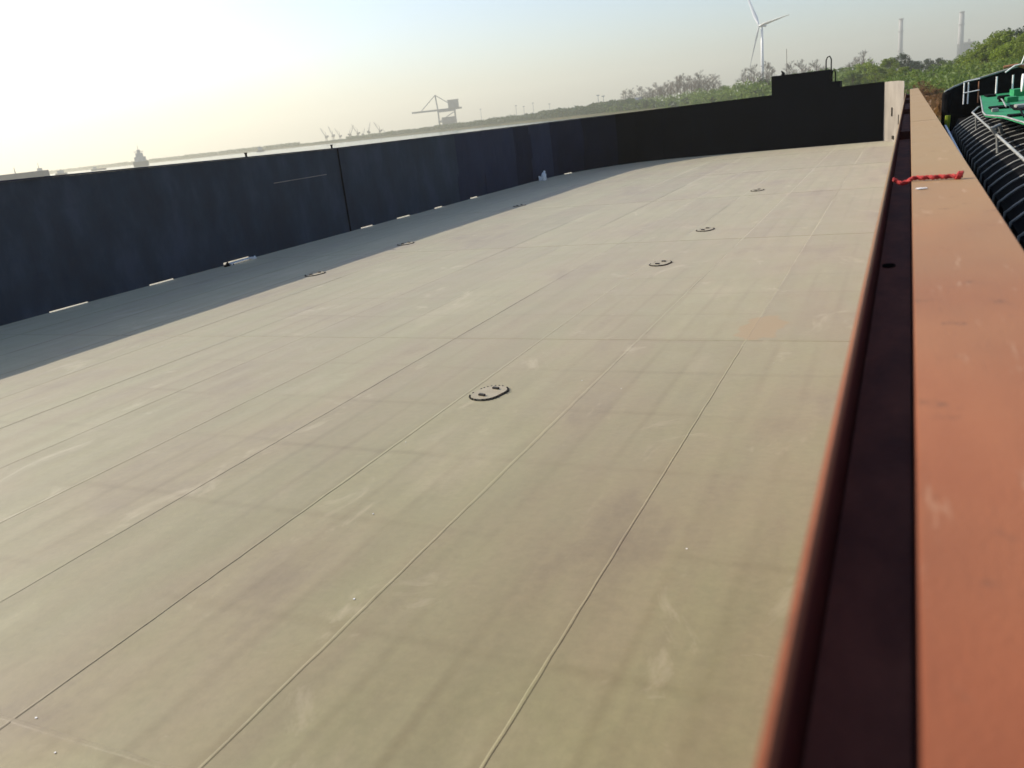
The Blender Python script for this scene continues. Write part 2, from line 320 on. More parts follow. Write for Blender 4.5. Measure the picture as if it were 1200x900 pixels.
seams_x = [-0.52 - PW*k for k in range(13)]                 # -0.52, -2.40, -4.28 ...
cols = [(-0.52, XR)] + [(seams_x[k+1], seams_x[k]) for k in range(12)] + [(XL, seams_x[12])]
seams_y = [-7.80 + PL*k for k in range(8)]
rows = [(Y0, seams_y[0])] + [(seams_y[k], seams_y[k+1]) for k in range(7)]
rows[-1] = (seams_y[6], Y1 - 0.02) if seams_y[7] > Y1 else rows[-1]
for xa, xb in cols:
    for ya, yb in rows:
        o = place('deck_plate', random.choice(plates), deck, ((xa+xb)/2, (ya+yb)/2, 0)); o.scale = ((xb-xa)/PW, (yb-ya)/PL, 1)
        if random.random() < .5: o.rotation_euler.z = math.pi
def bead(p0, p1, w, h, seed):
    r = random.Random(seed); p0, p1 = Vector(p0), Vector(p1); n = max(6, int((p1-p0).length / 0.22)); m_ = MB(); t = (p1-p0).normalized(); s = Vector((-t.y, t.x, 0)); prev = None
    hw = w
    for i in range(n+1):
        c = p0.lerp(p1, i/n); hh_ = h*(.65 + .35*math.sin(i*.031+seed)*math.sin(i*.0137+2*seed)) + .001; hw += r.uniform(-.003, .003); hw = min(max(hw, w*.55), w*1.5); wob = r.uniform(-.004, .004)
        row = [c + s*(-hw+wob) + Vector((0,0,-.0015)), c + s*(-hw*.5+wob) + Vector((0,0,hh_)), c + s*(hw*.5+wob) + Vector((0,0,hh_*r.uniform(.7,1.1))), c + s*(hw+wob) + Vector((0,0,-.0015))]
        b0 = len(m_.v); m_.v += [tuple(q) for q in row]
        if prev is not None:
            for k in range(3): m_.f.append((prev+k, prev+k+1, b0+k+1, b0+k))
        prev = b0
    return m_
for i, x in enumerate(seams_x[1:12]):
    bead((x, Y0+.5, 0.0015), (x, 63.0, 0.0015), 0.021, 0.0024, i).build('weld_seam', 'deck', deck)
for i, y in enumerate(seams_y[:7]):
    bead((-0.3, y, 0.0015), (-23.0, y, 0.0015), 0.020, 0.0030, 40+i).build('weld_seam', 'deck', deck)

# manholes: stadium-shaped lid in a ring of studs
def stadium(w, l, n=9):
    p = []; r = w/2; c = l/2 - r
    for k in range(n): a = math.pi*k/(n-1); p.append((r*math.cos(a), c + r*math.sin(a)))
    for k in range(n): a = math.pi + math.pi*k/(n-1); p.append((r*math.cos(a), -c + r*math.sin(a)))
    return p
def rot(me_mb, a): return me_mb
rim_me = MB().ring(stadium(.500, .700), stadium(.458, .658), -0.01, 0.009).mesh('gasket_rim', 'bolt')
lid_me = MB().prism(stadium(.445, .645), -0.01, 0.026).mesh('lid', 'lid')
stud_me = MB().tube([(0,0,0.0),(0,0,0.020)], 0.014, 6).mesh('stud', 'bolt')
lug_me = MB().box(-.055, .055, -.022, .022, 0.026, 0.055).mesh('lifting_lug', 'bolt')
for mx in (-5.78, -17.0):
    for my in (10.95, 21.4, 27.0, 37.7):
        if mx < -10 and my < 15: continue
        mh = place('manhole', rim_me, barge, (mx, my, 0.0)); mh.rotation_euler.z = R(-14)
        place('lid', lid_me, mh)
        st = stadium(.479, .679, 13)
        for k, (x, y) in enumerate(st):
            if k in (5, 14, 20): continue
            place('stud', stud_me, mh, (x, y, 0.008))
        place('lifting_lug', lug_me, mh, (0, .17, 0)); place('lifting_lug', lug_me, mh, (0, -.17, 0))

# walls: path of base points with top heights, cut into panels
def lerp_path(P, n):                                       # Catmull-Rom through the points
    out = []
    for i in range(len(P)-1):
        a, b2, c, d = P[max(i-1, 0)], P[i], P[i+1], P[min(i+2, len(P)-1)]
        for k in range(n):
            t = k/n; out.append(tuple(0.5*((2*b2[j]) + (-a[j]+c[j])*t + (2*a[j]-5*b2[j]+4*c[j]-d[j])*t*t + (-a[j]+3*b2[j]-3*c[j]+d[j])*t**3) for j in range(3)))
    out.append(tuple(P[-1])); return out
def wall_panel(pts, m, parent, slots=(), thick=0.022, name='wall_panel', wav=0.0, seed=0):
    """pts: (x, y, ztop) in order, inner face to the right-hand side of travel reversed; slots: (s0, s1, h) along the path."""
    r = random.Random(seed); P = [Vector((p[0], p[1])) for p in pts]; S = [0.0]
    for i in range(1, len(P)): S.append(S[-1] + (P[i]-P[i-1]).length)
    cuts = set(S)
    for a, b2, h in slots: cuts |= {a, b2}
    step = 0.5; cuts |= {k*step for k in range(1, int(S[-1]/step))}
    cs = sorted(c for c in cuts if 0 <= c <= S[-1]); u = []
    for c in cs:
        if not u or c - u[-1] > 1e-4: u.append(c)
    def at(s):
        for i in range(len(S)-1):
            if s <= S[i+1] + 1e-9:
                t = (s-S[i])/max(1e-9, S[i+1]-S[i]); return P[i].lerp(P[i+1], t), pts[i][2]*(1-t)+pts[i+1][2]*t, (P[i+1]-P[i]).normalized()
    m_ = MB(); zs = [0, .25, .5, .75, 1]
    colsv = []
    for s in u:
        p, zt, t = at(s); nrm = Vector((t.y, -t.x)); colsv.append((p, zt, nrm))
    for i in range(len(u)-1):
        mid = (u[i]+u[i+1])/2; zb = -0.01
        for a, b2, h in slots:
            if a < mid < b2: zb = h
        quads = []
        for (p, zt, nrm), s in ((colsv[i], u[i]), (colsv[i+1], u[i+1])):
            quads.append([])
            for q in zs:
                z = zb + (zt-zb)*q; w = wav*math.sin(z*1.3 + s*0.9 + seed)*math.sin(s*1.7+seed)*q*(1-q)*4
                quads[-1].append((p + nrm*w, z, nrm))
        base = len(m_.v)
        for side in (0, 1):
            for (p, z, nrm) in quads[side]: m_.v.append((p.x+nrm.x*thick/2, p.y+nrm.y*thick/2, z))
            for (p, z, nrm) in quads[side]: m_.v.append((p.x-nrm.x*thick/2, p.y-nrm.y*thick/2, z))
        A, B, Cc, D = base, base+5, base+10, base+15
        for k in range(4): m_.f += [(A+k, Cc+k, Cc+k+1, A+k+1), (B+k, B+k+1, D+k+1, D+k)]
        m_.f += [(A+4, Cc+4, D+4, B+4), (A, B, D, Cc)]
        if zb > 0 or i == 0 : m_.f.append((A, A+1, A+2, A+3, A+4, B+4, B+3, B+2, B+1, B))
        if zb > 0 or i == len(u)-2: m_.f.append((Cc, D, D+1, D+2, D+3, D+4, Cc+4, Cc+3, Cc+2, Cc+1))
    return m_.build(name, m, parent)
port = MB().box(XL+.02, XL+.2, Y0, 40, -0.9, -0.35).build('side_wall', 'midwall', barge)   # fender strake the wall stands above
def seg(x0, y0, z0, x1, y1, z1): return [(x0, y0, z0), (x1, y1, z1)]
W_PTS = [(-23.40, -12, 4.02), (-23.38, 8, 3.96), (-23.2, 17, 3.86), (-22.95, 24.4, 3.73), (-22.75, 31.6, 3.62), (-22.55, 37, 3.60), (-22.42, 41.9, 3.58)]
def path_y(pts, ya, yb):
    ys = np.array([p[1] for p in pts]); f_ = lambda y: (float(np.interp(y, ys, [p[0] for p in pts])), y, float(np.interp(y, ys, [p[2] for p in pts])))
    return [f_(ya)] + [tuple(p) for p in pts if ya+.01 < p[1] < yb-.01] + [f_(yb)]
def slots_for(pts, ylist):                                 # y positions -> distance along the path
    y0 = pts[0][1]; return [(y-y0-L/2, y-y0+L/2, h) for y, L, h in ylist]
sl_all = [(-4, 1.1, .05), (3, 1.1, .05), (10, 1.1, .05), (13.7, .9, .03), (17.2, 1.35, .028), (20.8, 1.05, .036), (24.4, 1.35, .10), (32.9, .95, .042), (36.0, 1.15, .045), (39.4, .8, .05)]
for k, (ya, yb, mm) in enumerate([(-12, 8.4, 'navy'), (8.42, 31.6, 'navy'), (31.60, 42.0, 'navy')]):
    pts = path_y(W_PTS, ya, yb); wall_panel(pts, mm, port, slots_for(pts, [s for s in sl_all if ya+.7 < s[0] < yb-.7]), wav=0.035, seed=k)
CURVE = [(-22.42, 41.93, 3.58), (-22.45, 45.4, 3.57), (-22.30, 49.4, 3.56), (-22.25, 52.0, 3.55), (-22.05, 55.0, 3.55), (-21.0, 58.6, 3.55), (-19.4, 61.2, 3.55)]
for k in range(len(CURVE)-1):
    a, b2 = CURVE[k], CURVE[k+1]; off = 0.024 if k % 2 else 0.0
    t = Vector((b2[0]-a[0], b2[1]-a[1])); L_s = t.length; nn = Vector((t.y, -t.x)).normalized()*off
    tn = t.normalized()*.10; a2 = (a[0]+nn.x-tn.x, a[1]+nn.y-tn.y, a[2]); b3 = (b2[0]+nn.x+tn.x, b2[1]+nn.y+tn.y, b2[2]-.004)
    wall_panel([a2, b3], ('midwall', 'midwall', 'deepwall', 'midwall', 'deepwall', 'inkwall')[k], port, [(L_s/2-.5, L_s/2+.4, .055)] if k in (0, 4) else (), wav=0.07, seed=10+k)  # panel tones fade the painted flare towards the bow
bow = MB().box(-18, -2, 63.72, 63.86, 0.0, 0.25).build('bow_wall', 'blackwall', barge)
FR = [(-19.46, 61.14, 3.55), (-18.2, 62.5, 3.56), (-16.4, 63.2, 3.58), (-14.2, 63.5, 3.6)]
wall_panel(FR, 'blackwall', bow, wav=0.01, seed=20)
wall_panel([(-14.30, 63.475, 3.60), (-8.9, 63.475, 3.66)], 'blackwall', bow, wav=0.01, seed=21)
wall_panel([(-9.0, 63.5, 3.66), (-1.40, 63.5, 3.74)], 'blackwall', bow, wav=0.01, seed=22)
# thin capping flat on the port and bow wall
def capping(pts, m, parent, w=0.07):
    mb_ = MB()
    for i in range(len(pts)-1):
        a, b2 = pts[i], pts[i+1]; t = Vector((b2[0]-a[0], b2[1]-a[1])).normalized(); n = Vector((t.y, -t.x))*w
        vs = []
        for p in (a, b2):
            for s, dz in ((-1, .002), (1, .002), (1, .045), (-1, .045)): vs.append((p[0]+n.x*s, p[1]+n.y*s, p[2]+dz))
        mb_.add(vs, [(0,1,5,4),(1,2,6,5),(2,3,7,6),(3,0,4,7),(0,3,2,1),(4,5,6,7)])
    return mb_.build('capping', m, parent)
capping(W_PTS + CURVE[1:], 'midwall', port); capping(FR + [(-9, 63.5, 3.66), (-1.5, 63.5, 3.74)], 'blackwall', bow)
# rubbing flat, dark joint cover and small knobs on the port wall
MB().prism([(-22.845, 27.2), (-22.79, 30.6), (-22.755, 30.6), (-22.81, 27.2)], 2.61, 2.635).build('rubbing_bar', 'greysteel', port)
MB().tube([(-22.72, 31.63, 0.0), (-22.72, 31.63, 3.64)], 0.035, 6).build('joint_cover', 'blackwall', port)
for y, z in ((31.3, 3.66), (26.0, 3.74)):
    x = float(np.interp(y, [p[1] for p in W_PTS], [p[0] for p in W_PTS])); MB().tube([(x, y, z-.02), (x, y, z+.10), (x, y, z+.16)], [.04, .04, .07], 8).build('mooring_knob', 'blackwall', port)

# bow house box on the front wall with step, ladder hoops, mast
hb = [on_y(905, 113, 63.9), on_y(905, 89, 63.9), on_y(973, 82, 63.9), on_y(985, 95, 63.9), on_y(973, 96, 63.9)]
bh = MB().box(hb[0].x, hb[2].x, 63.62, 66.0, 0.0, (hb[1].z+hb[2].z)/2).build('bow_locker', 'blackwall', barge, bevel=.03)
MB().box(hb[2].x+.003, hb[3].x, 63.62, 65.4, 0.0, hb[4].z).build('step', 'blackwall', bh)
zt = (hb[1].z+hb[2].z)/2
def hoop(px0, px1, pyt, pyb, y):
    a, b2, t = on_y(px0, pyb, y), on_y(px1, pyb, y), on_y((px0+px1)/2, pyt, y)
    pts = [a, Vector((a.x, y, t.z-.25)), Vector((a.x*.75+b2.x*.25, y, t.z-.05)), Vector((a.x*.3+b2.x*.7, y, t.z)), Vector((b2.x, y, t.z-.2)), b2]
    return MB().tube(pts, .045, 6)
hoop(968, 974, 66, 95, 63.9).build('ladder_hoop', 'black', bh); hoop(975, 979, 82, 97, 63.9).build('ladder_hoop', 'black', bh)
p = on_y(922, 86, 64.5); q = on_y(922.5, 57, 64.5); MB().tube([(p.x, p.y, zt-.05), (p.x, p.y, q.z)], .022, 6).build('mast', 'greysteel', bh)
p = on_y(921, 84, 64.4); MB().tube([(p.x-.2, p.y, zt-.02), (p.x-.18, p.y, zt+.14), (p.x-.3, p.y, zt+.3)], [.16, .11, .03], 6).build('cowl', 'black', bh)

# starboard coaming: lip plate, trough, wide oxide-red top
TZ = 3.20; LIPX0, LIPX1, ORX0, ORX1 = -0.152, -0.130, 0.043, 0.49
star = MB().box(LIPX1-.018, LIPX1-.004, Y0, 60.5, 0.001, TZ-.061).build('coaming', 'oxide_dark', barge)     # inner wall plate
MB().box(-0.150, -0.133, Y0, 60.3, TZ-.06, TZ+.004).build('lip', 'oxide', star, bevel=.004)
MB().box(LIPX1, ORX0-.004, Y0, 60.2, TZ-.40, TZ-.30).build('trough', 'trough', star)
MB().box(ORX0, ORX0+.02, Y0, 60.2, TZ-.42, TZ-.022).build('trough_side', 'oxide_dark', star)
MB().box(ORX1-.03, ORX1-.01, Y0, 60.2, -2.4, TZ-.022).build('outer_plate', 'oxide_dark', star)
joints = [-12, -1.5, 17.4, 29.0, 40.0, 50.0, 60.2]
for k in range(len(joints)-1):
    MB().box(ORX0-.003, ORX1, joints[k]+.006, joints[k+1]-.006, TZ-.020, TZ+.0015*((k*7) % 3-1)).build('top_plate', 'oxide', star, bevel=.004)
for y in (17.4, 29.0, 40.0, 50.0):                        # brackets across the trough
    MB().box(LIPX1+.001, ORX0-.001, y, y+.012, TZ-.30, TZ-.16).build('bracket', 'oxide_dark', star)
p = on_z(1040, 312, TZ-.30)
dr = MB().ring([(.038*math.cos(a), .055*math.sin(a)) for a in np.linspace(0, 2*math.pi, 17)[:-1]], [(.03*math.cos(a), .045*math.sin(a)) for a in np.linspace(0, 2*math.pi, 17)[:-1]], 0.0, .008).build('drain', 'black', star); dr.location = (max(LIPX1+.05, min(ORX0-.05, p.x)), p.y, TZ-.30)
MB().prism([(.029*math.cos(a), .044*math.sin(a)) for a in np.linspace(0, 2*math.pi, 17)[:-1]], .0, .003).build('drain_hole', 'hole', dr)
# grey corner plate closing the deck at the forward starboard corner
corner = wall_panel([(-1.47, 63.48, 3.74), (-1.12, 62.4, 3.75), (-0.62, 60.8, 3.74), (-0.30, 59.4, 3.70), (-0.27, 57.5, 3.35)], 'greysteel', barge, name='corner_plate', thick=.03)
def on_corner(px, py):
    a, b2 = Vector((-1.12, 62.4)), Vector((-0.62, 60.8)); d = direction(px, py); t = b2-a; n = Vector((t.y, -t.x)); s = a.dot(n)/(d.x*n.x+d.y*n.y); return Vector((d.x*s, d.y*s, CAMZ+d.z*s))
for px, py, w, h in ((1046, 131, .10, .55), (1054, 140, .09, .6), (1047, 161, .3, .22)):
    p = on_corner(px, py); o = MB().box(-w/2, w/2, -.03, .03, -h/2, h/2).build('slot_bracket', 'bolt', corner, bevel=.01); o.location = p + Vector((-.05, -.03, 0)); o.rotation_euler.z = math.atan2(-1.6, .5)

# ---------------------------------------------------------------- loose things on the barge
rp0, rp1 = on_z(1047, 209, TZ+.03), on_z(1128, 205, TZ+.03)
m_ = MB(); n = 44
base = [Vector((rp0.x, rp0.y, TZ+.02)).lerp(Vector((rp1.x, rp1.y, TZ+.02)), i/n) for i in range(n+1)]
for i, p in enumerate(base):
    if p.x < ORX0: p.z -= .035*math.sin(math.pi*(p.x-rp0.x)/(ORX0-rp0.x))
    p.y += .012*math.sin(i*.9)
for s in range(3):
    m_.tube([p + Vector((0, math.cos(i*.75+s*2.094)*.010, .004+math.sin(i*.75+s*2.094)*.010)) for i, p in enumerate(base)], .0095, 6)
kn = base[-3]
for k in range(3): m_.tube([kn + Vector((.012*(k-1)+.012*math.sin(a), .026*math.cos(a), .008+.026*math.sin(a))) for a in np.linspace(0, 2*math.pi, 9)], .009, 6)
tag(m_.build('lashing_rope', 'red', smooth=True), 'red twisted lashing rope tied across the coaming top', 'rope')
p = on_z(1078, 221, TZ+.006)
tag(MB().prism([(-.03, -.02), (.0, -.03), (.05, -.01), (.045, .015), (-.02, .025)], 0, .004).build('paper_scrap', 'white'), 'small white scrap beside the red rope', 'scrap').location = p
def crumple(name, w, l, h, seed, m='white'):
    r = random.Random(seed); bm = bmesh.new(); bmesh.ops.create_icosphere(bm, subdivisions=3, radius=1)
    for v in bm.verts:
        k = 1 + r.uniform(-.22, .22) + .18*math.sin(v.co.x*5+seed)*math.cos(v.co.y*6); z = max(v.co.z, -.25)
        v.co = Vector((v.co.x*w*k, v.co.y*l*k, (z+.25)*h*k*(1+.4*math.sin(v.co.x*3+v.co.y*2))))
    zmin = min(v.co.z for v in bm.verts)
    for v in bm.verts: v.co.z -= zmin
    me = bpy.data.meshes.new(name); bm.to_mesh(me); bm.free(); me.materials.append(M[m]); return place(name, me)
o = crumple('plastic_sack', .22, .34, .34, 3); o.location = (-21.75, 52.4, .004); tag(o, 'crumpled white plastic sack below the kinked wall panels', 'sack')
o = MB(); o.box(-.13, .13, -.72, .70, .06, .085).box(-.10, .10, -.66, -.58, 0.0, .058).box(-.10, .10, .50, .58, 0, .058)
o = o.build('white_board', 'white', bevel=.006); o.location = (-22.62, 24.3, .004); o.rotation_euler.z = R(2); tag(o, 'long white board on battens lying in the wall shadow', 'board')
for k, (y, dx, s) in enumerate(((24.98, .32, .07), (23.5, .30, .09), (23.75, .34, .05))):
    o = crumple('rubbish_lump', s, s*1.2, s, 20+k, 'black' if k else 'white'); o.location = (-22.9+dx, y, .004)
    tag(o, ['white rubbish lump at the end of the white board', 'larger black rubbish lump beside the white board', 'smaller black rubbish lump beside the white board'][k], 'rubbish')
cr = MB(); r = random.Random(5)
for k in range(45):
    y = 2.5 + 40*r.random()**1.8; x = r.uniform(-22, -.6); s = r.uniform(.004, .013); a = r.uniform(0, 6.28); h = s*r.uniform(.3, .8)
    pts = [(x+s*math.cos(a+q)*r.uniform(.6, 1.2), y+s*math.sin(a+q)*r.uniform(.6, 1.2)) for q in (0, 1.6, 3.1, 4.6)]; cr.prism(pts, .003, .003+h)
o = cr.build('debris', 'white'); o['kind'] = 'stuff'; tag(o, 'tiny pale grit crumbs scattered over the dusty deck', 'grit')

# ---------------------------------------------------------------- green vessel moored alongside
ves = tag(empty('cargo_vessel', (3.5, 12, WZ)), 'green decked vessel with black ribbed cover moored beside the red coaming', 'vessel')
INV = Vector((-3.5, -12, -WZ))
def vpart(mb_, name, m, parent=ves, smooth=False, bevel=0):
    o = mb_.build(name, m, None, smooth, bevel); o.parent = parent
    if parent is ves: o.location = INV
    return o
def zrail(y): return 2.81 + (y - 9.6) * (0.22 / 12)          # sheer: rises towards the bow
hl = MB(); st_ = [(-8, .72, 6.6), (2, .70, 6.6), (12, .72, 6.5), (20, .74, 6.4), (25, .82, 6.1), (27.3, 1.15, 5.4), (28.4, 2.0, 4.6)]
for y, xa, xb in st_: hl.v += [(xa+.25, y, -2.2), (xa, y, -.4), (xa, y, zrail(y)-.70), (xb, y, zrail(y)-.70), (xb, y, -.4), (xb-.25, y, -2.2)]
for i in range(len(st_)-1):
    for k in range(6): a = i*6+k; b2 = i*6+(k+1) % 6; hl.f.append((a, a+6, b2+6, b2))
hl.f.append((0, 1, 2, 3, 4, 5)); hl.f.append(tuple((len(st_)-1)*6+k for k in (5, 4, 3, 2, 1, 0)))
vpart(hl, 'hull', 'hullnavy')
for y in (1, 7, 13, 19): vpart(MB().tube([(.70, y, zrail(y)-.72), (.68, y, zrail(y)-.03)], .018, 6), 'gunwale_post', 'hullnavy')
vpart(MB().tube([(.68, y, zrail(y)-.03) for y in (-6, 2, 8, 14, 19.5)], .022, 8), 'gunwale_pipe', 'paleblue')
vpart(MB().tube([(.72, y, zrail(y)-.22) for y in (-6, 2, 8, 14, 19.5)], .03, 8), 'fender_strake', 'paleblue')
vpart(MB().tube([(.70, 19.6, zrail(19.6)-.28), (.72, 19.6, zrail(19.6)+.16)], .05, 8), 'corner_post', 'leaf_yellow')
# ribbed cover: black shell with a rib every metre
def arch(x): return 0.0 if x < .95 else 0.42 * (1 - math.exp(-(x-.95)/0.42))
xs = [.94, .97, 1.03, 1.12, 1.25, 1.45, 1.75, 2.2, 2.8, 3.5, 4.3, 5.2]
sh = MB(); ys = [-6 + .5*k for k in range(57)]; ys = [y for y in ys if y <= 22.2]
for y in ys: sh.v += [(.95, y, zrail(y)-.6)] + [(x+.015, y, zrail(y)-.30+arch(x)) for x in xs] + [(5.3, y, zrail(y)-.6)]
ncol = len(xs)+2
for i in range(len(ys)-1):
    for k in range(ncol-1): a = i*ncol+k; sh.f.append((a, a+ncol, a+ncol+1, a+1))
vpart(sh, 'hold_cover', 'black')
for k in range(41):
    y = 22.0 - k*.66 + .05*math.sin(k*3.1); rr_ = .0145
    vpart(MB().tube([(.93, y, zrail(y)-.46)] + [(x, y, zrail(y)-.28+arch(x)+.004*math.sin(k+x*3)) for x in xs], rr_, 6), 'cover_rib', 'rib', smooth=True)
def zr2(y): return zrail(y) + .17
vpart(MB().tube([(1.15, y, zr2(y)) for y in (-6, 4, 12, 19.6)] + [(1.35, 21.2, zr2(21.2)), (1.75, 22.3, zr2(22.4))], .019, 8, True), 'handrail', 'rib', smooth=True)
for y in (-2, 4, 9.2, 14.1, 18.6): vpart(MB().tube([(1.15, y, zr2(y)), (1.17, y, zr2(y)-.25)], .02, 6), 'handrail_bracket', 'rib')
vpart(MB().tube([(1.15, 14.15, zr2(14.15)-.01), (1.08, 14.1, zr2(14)+.10), (1.18, 14.2, zr2(14)+.13), (1.22, 14.3, zr2(14)+.02)], .028, 8), 'rail_hook', 'rib')
gpx = ((1148, 108), (1152, 131), (1155, 134.5), (1176, 136), (1200, 143), (1240, 170))
gp = [tuple(on_z(a, b2, 3.25).xy) for a, b2 in gpx]
edge_ = [Vector((x, y, 3.245)) for x, y in gp]
gp += [(5.0, gp[-1][1]), (5.0, 26.0)]
gd = vpart(MB().prism(gp, 3.215, 3.25), 'platform', 'green')
vpart(MB().tube(edge_, .013, 6), 'platform_edge', 'rib')
for a, b2, w, l, h, m in ((1160, 113, .10, .5, .05, 'black'), (1170, 127, .14, .35, .04, 'black'), (1185, 119, .10, .3, .10, 'green'), (1192, 112, .12, .5, .16, 'green'), (1196, 127, .08, .25, .07, 'rib'), (1190, 136, .10, .2, .03, 'black'), (1166, 131, .05, .1, .06, 'rib'), (1183, 106, .15, .4, .12, 'black'), (1198, 105, .2, .5, .22, 'green')):
    p = on_z(a, b2, 3.252); vpart(MB().box(p.x-w, p.x+w, p.y-l, p.y+l, 3.2515, 3.25+h), 'deck_fitting', m, bevel=.008)
for k in (1, 4):
    p, p2 = on_z(1164+7*k, 110+4*k, 3.29), on_z(1172+7*k, 121+4*k, 3.29); vpart(MB().tube([p, p.lerp(p2, .5)+Vector((0, 0, .03)), p2], .014, 6), 'deck_pipe', 'rib' if k % 2 else 'black')
q = [tuple(on_z(a, b2, 3.255).xy) for a, b2 in ((1183, 124), (1188, 129), (1215, 129), (1212, 122))]
vpart(MB().prism(q, 3.252, 3.275), 'dark_grating', 'black')
vpart(MB().prism([(.95, 22.3), (5.3, 22.3), (5.2, 27.9), (2.0, 28.0), (1.25, 27.1)], zrail(22)-.5, zrail(22)-.3), 'bow_deck', 'black')
vp_ = on_z(1176, 115, 3.32)
vent = MB().tube([(vp_.x, vp_.y, 3.252), (vp_.x, vp_.y, 3.30)], .09, 16).tube([(vp_.x, vp_.y, 3.30), (vp_.x, vp_.y, 3.31), (vp_.x, vp_.y, 3.36), (vp_.x, vp_.y, 3.38)], [.10, .12, .12, .09], 18)
vpart(vent, 'ventilator', 'black', smooth=False)
vpart(MB().box(2.5, 3.6, 15.0, 16.6, 3.252, 3.36), 'deck_hatch', 'green', bevel=.02)
vpart(MB().box(2.4, 3.0, 17.2, 17.6, 3.252, 3.33), 'cleat_base', 'black', bevel=.02)
r = random.Random(3)
for k in range(9):                                              # green winch and pipework by the bow
    x, y = r.uniform(2.9, 4.6), r.uniform(20.5, 25.0); h = r.uniform(.15, .45)
    vpart(MB().box(x-r.uniform(.08, .25), x+.2, y-.2, y+.2, 3.252, 3.25+h), 'winch_box', 'green' if k % 3 else 'black', bevel=.02)
vpart(MB().tube([(2.35, 23.2, 3.56), (2.75, 23.2, 3.56)], .15, 14), 'winch_drum', 'rust')
for x in (2.32, 2.78): vpart(MB().tube([(x, 23.2, 3.56), (x+.03, 23.2, 3.56)], .2, 14), 'drum_flange', 'whitepaint')
bw = MB(); bpts = [on_y(1107, 109, 27.2), on_y(1117, 103, 27.4), on_y(1134, 96, 27.7), on_y(1150, 92, 27.9), on_y(1172, 85, 28.0), on_y(1205, 75, 28.0)]
for i in range(len(bpts)-1):
    a, b2 = bpts[i], bpts[i+1]
    bw.add([(a.x, a.y, zrail(a.y)-.8), (b2.x, b2.y, zrail(b2.y)-.8), (b2.x, b2.y, b2.z), (a.x, a.y, a.z), (a.x, a.y+.08, zrail(a.y)-.8), (b2.x, b2.y+.08, zrail(b2.y)-.8), (b2.x, b2.y+.08, b2.z), (a.x, a.y+.08, a.z)],
           [(0,1,2,3),(7,6,5,4),(3,2,6,7),(4,5,1,0),(0,3,7,4),(1,5,6,2)])
vpart(bw, 'bow_bulwark', 'black')
vpart(MB().tube([p + Vector((0, -.0, .02)) for p in bpts], .028, 8), 'bulwark_rail', 'rib')
vpart(MB().tube([(bpts[0].x+.05, 26.9, zrail(27)-.7), (bpts[0].x+.05, 26.9, bpts[0].z-.02), (bpts[0].x+.02, 26.9, bpts[0].z+.04)], [.12, .12, .08], 12), 'bow_bollard', 'black')
gx = [on_y(px, 100, 26.0).x for px in (1130, 1135, 1147)]
for x, m in zip(gx, ('whitepaint', 'whitepaint', 'rust')): vpart(MB().tube([(x, 26.0, 3.12), (x, 26.0, 3.66)], .017, 8), 'guardrail_post', m)
for z in (3.40, 3.68): vpart(MB().tube([(gx[0]-.02, 25.97, z), (gx[2]+.02, 25.97, z+.04)], .013, 8), 'guardrail_bar', 'whitepaint')
for px in (1168, 1187): p = on_y(px, 95, 26.5); vpart(MB().tube([(p.x, 26.5, 3.3), (p.x, 26.5, 3.72)], .022, 8), 'bow_post', 'whitepaint')
q = [on_y(a, b2, 26.8) for a, b2 in ((1178, 85), (1189, 77), (1197, 75), (1203, 60))]
vpart(MB().tube(q, .02, 8), 'gangway_pole', 'whitepaint'); vpart(MB().tube([on_y(1176, 79, 27), on_y(1192, 76, 27), on_y(1206, 80, 27)], .04, 8), 'gangway_pole', 'rust')

# ---------------------------------------------------------------- trees on the bank
def crown_mesh(name, m, seed, n, size, top=1.0, low=.22, wid=.42, clumps=46):
    g = np.random.default_rng(seed); cs = []
    while len(cs) < clumps:
        p = g.uniform(-1, 1, 3)
        q = np.linalg.norm(p)
        if q > 1 or q < .35: continue
        zc = (p[2]+1)/2; w = wid*(0.62+0.38*math.sin(math.pi*min(1, zc*1.15+.12)))
        cs.append(((p[0]*w, p[1]*w, low+(top-low-.06)*zc), g.uniform(.06, .135)))
    k = g.integers(0, clumps, n); c = np.array([cs[i][0] for i in k]); rad = np.array([cs[i][1] for i in k])
    d = g.normal(size=(n, 3)); d /= np.linalg.norm(d, axis=1)[:, None]; c = c + d*(rad*g.uniform(.45, 1.0, n)**.5)[:, None]*np.array([1, 1, .85])
    a = g.normal(size=(n, 3)); a /= np.linalg.norm(a, axis=1)[:, None]; b = np.cross(a, d + g.normal(size=(n, 3))*.5); b /= np.linalg.norm(b, axis=1)[:, None]+1e-9
    s = (size*g.uniform(.6, 1.3, n))[:, None]
    V = np.stack([c-a*s, c+b*s*.6, c+a*s, c-b*s*.6], 1).reshape(-1, 3)
    me = bpy.data.meshes.new(name); me.from_pydata(V.tolist(), [], np.arange(4*n).reshape(-1, 4).tolist()); me.materials.append(M[m]); return me, cs
def trunk_mesh(seed, cs, h=.6):
    r = random.Random(seed); t = MB(); t.tube([(0, 0, -.03), (.004, 0, .12), (-.006, .006, .3), (0, 0, h)], [.026, .020, .015, .008], 7)
    for c, _ in cs[::3]: z0 = r.uniform(.16, .45); t.tube([(0, 0, z0), (c[0]*.5, c[1]*.5, (z0+c[2])*.5+.02), c], [.010, .006, .003], 4, False)
    return t.mesh('trunk', 'bark')
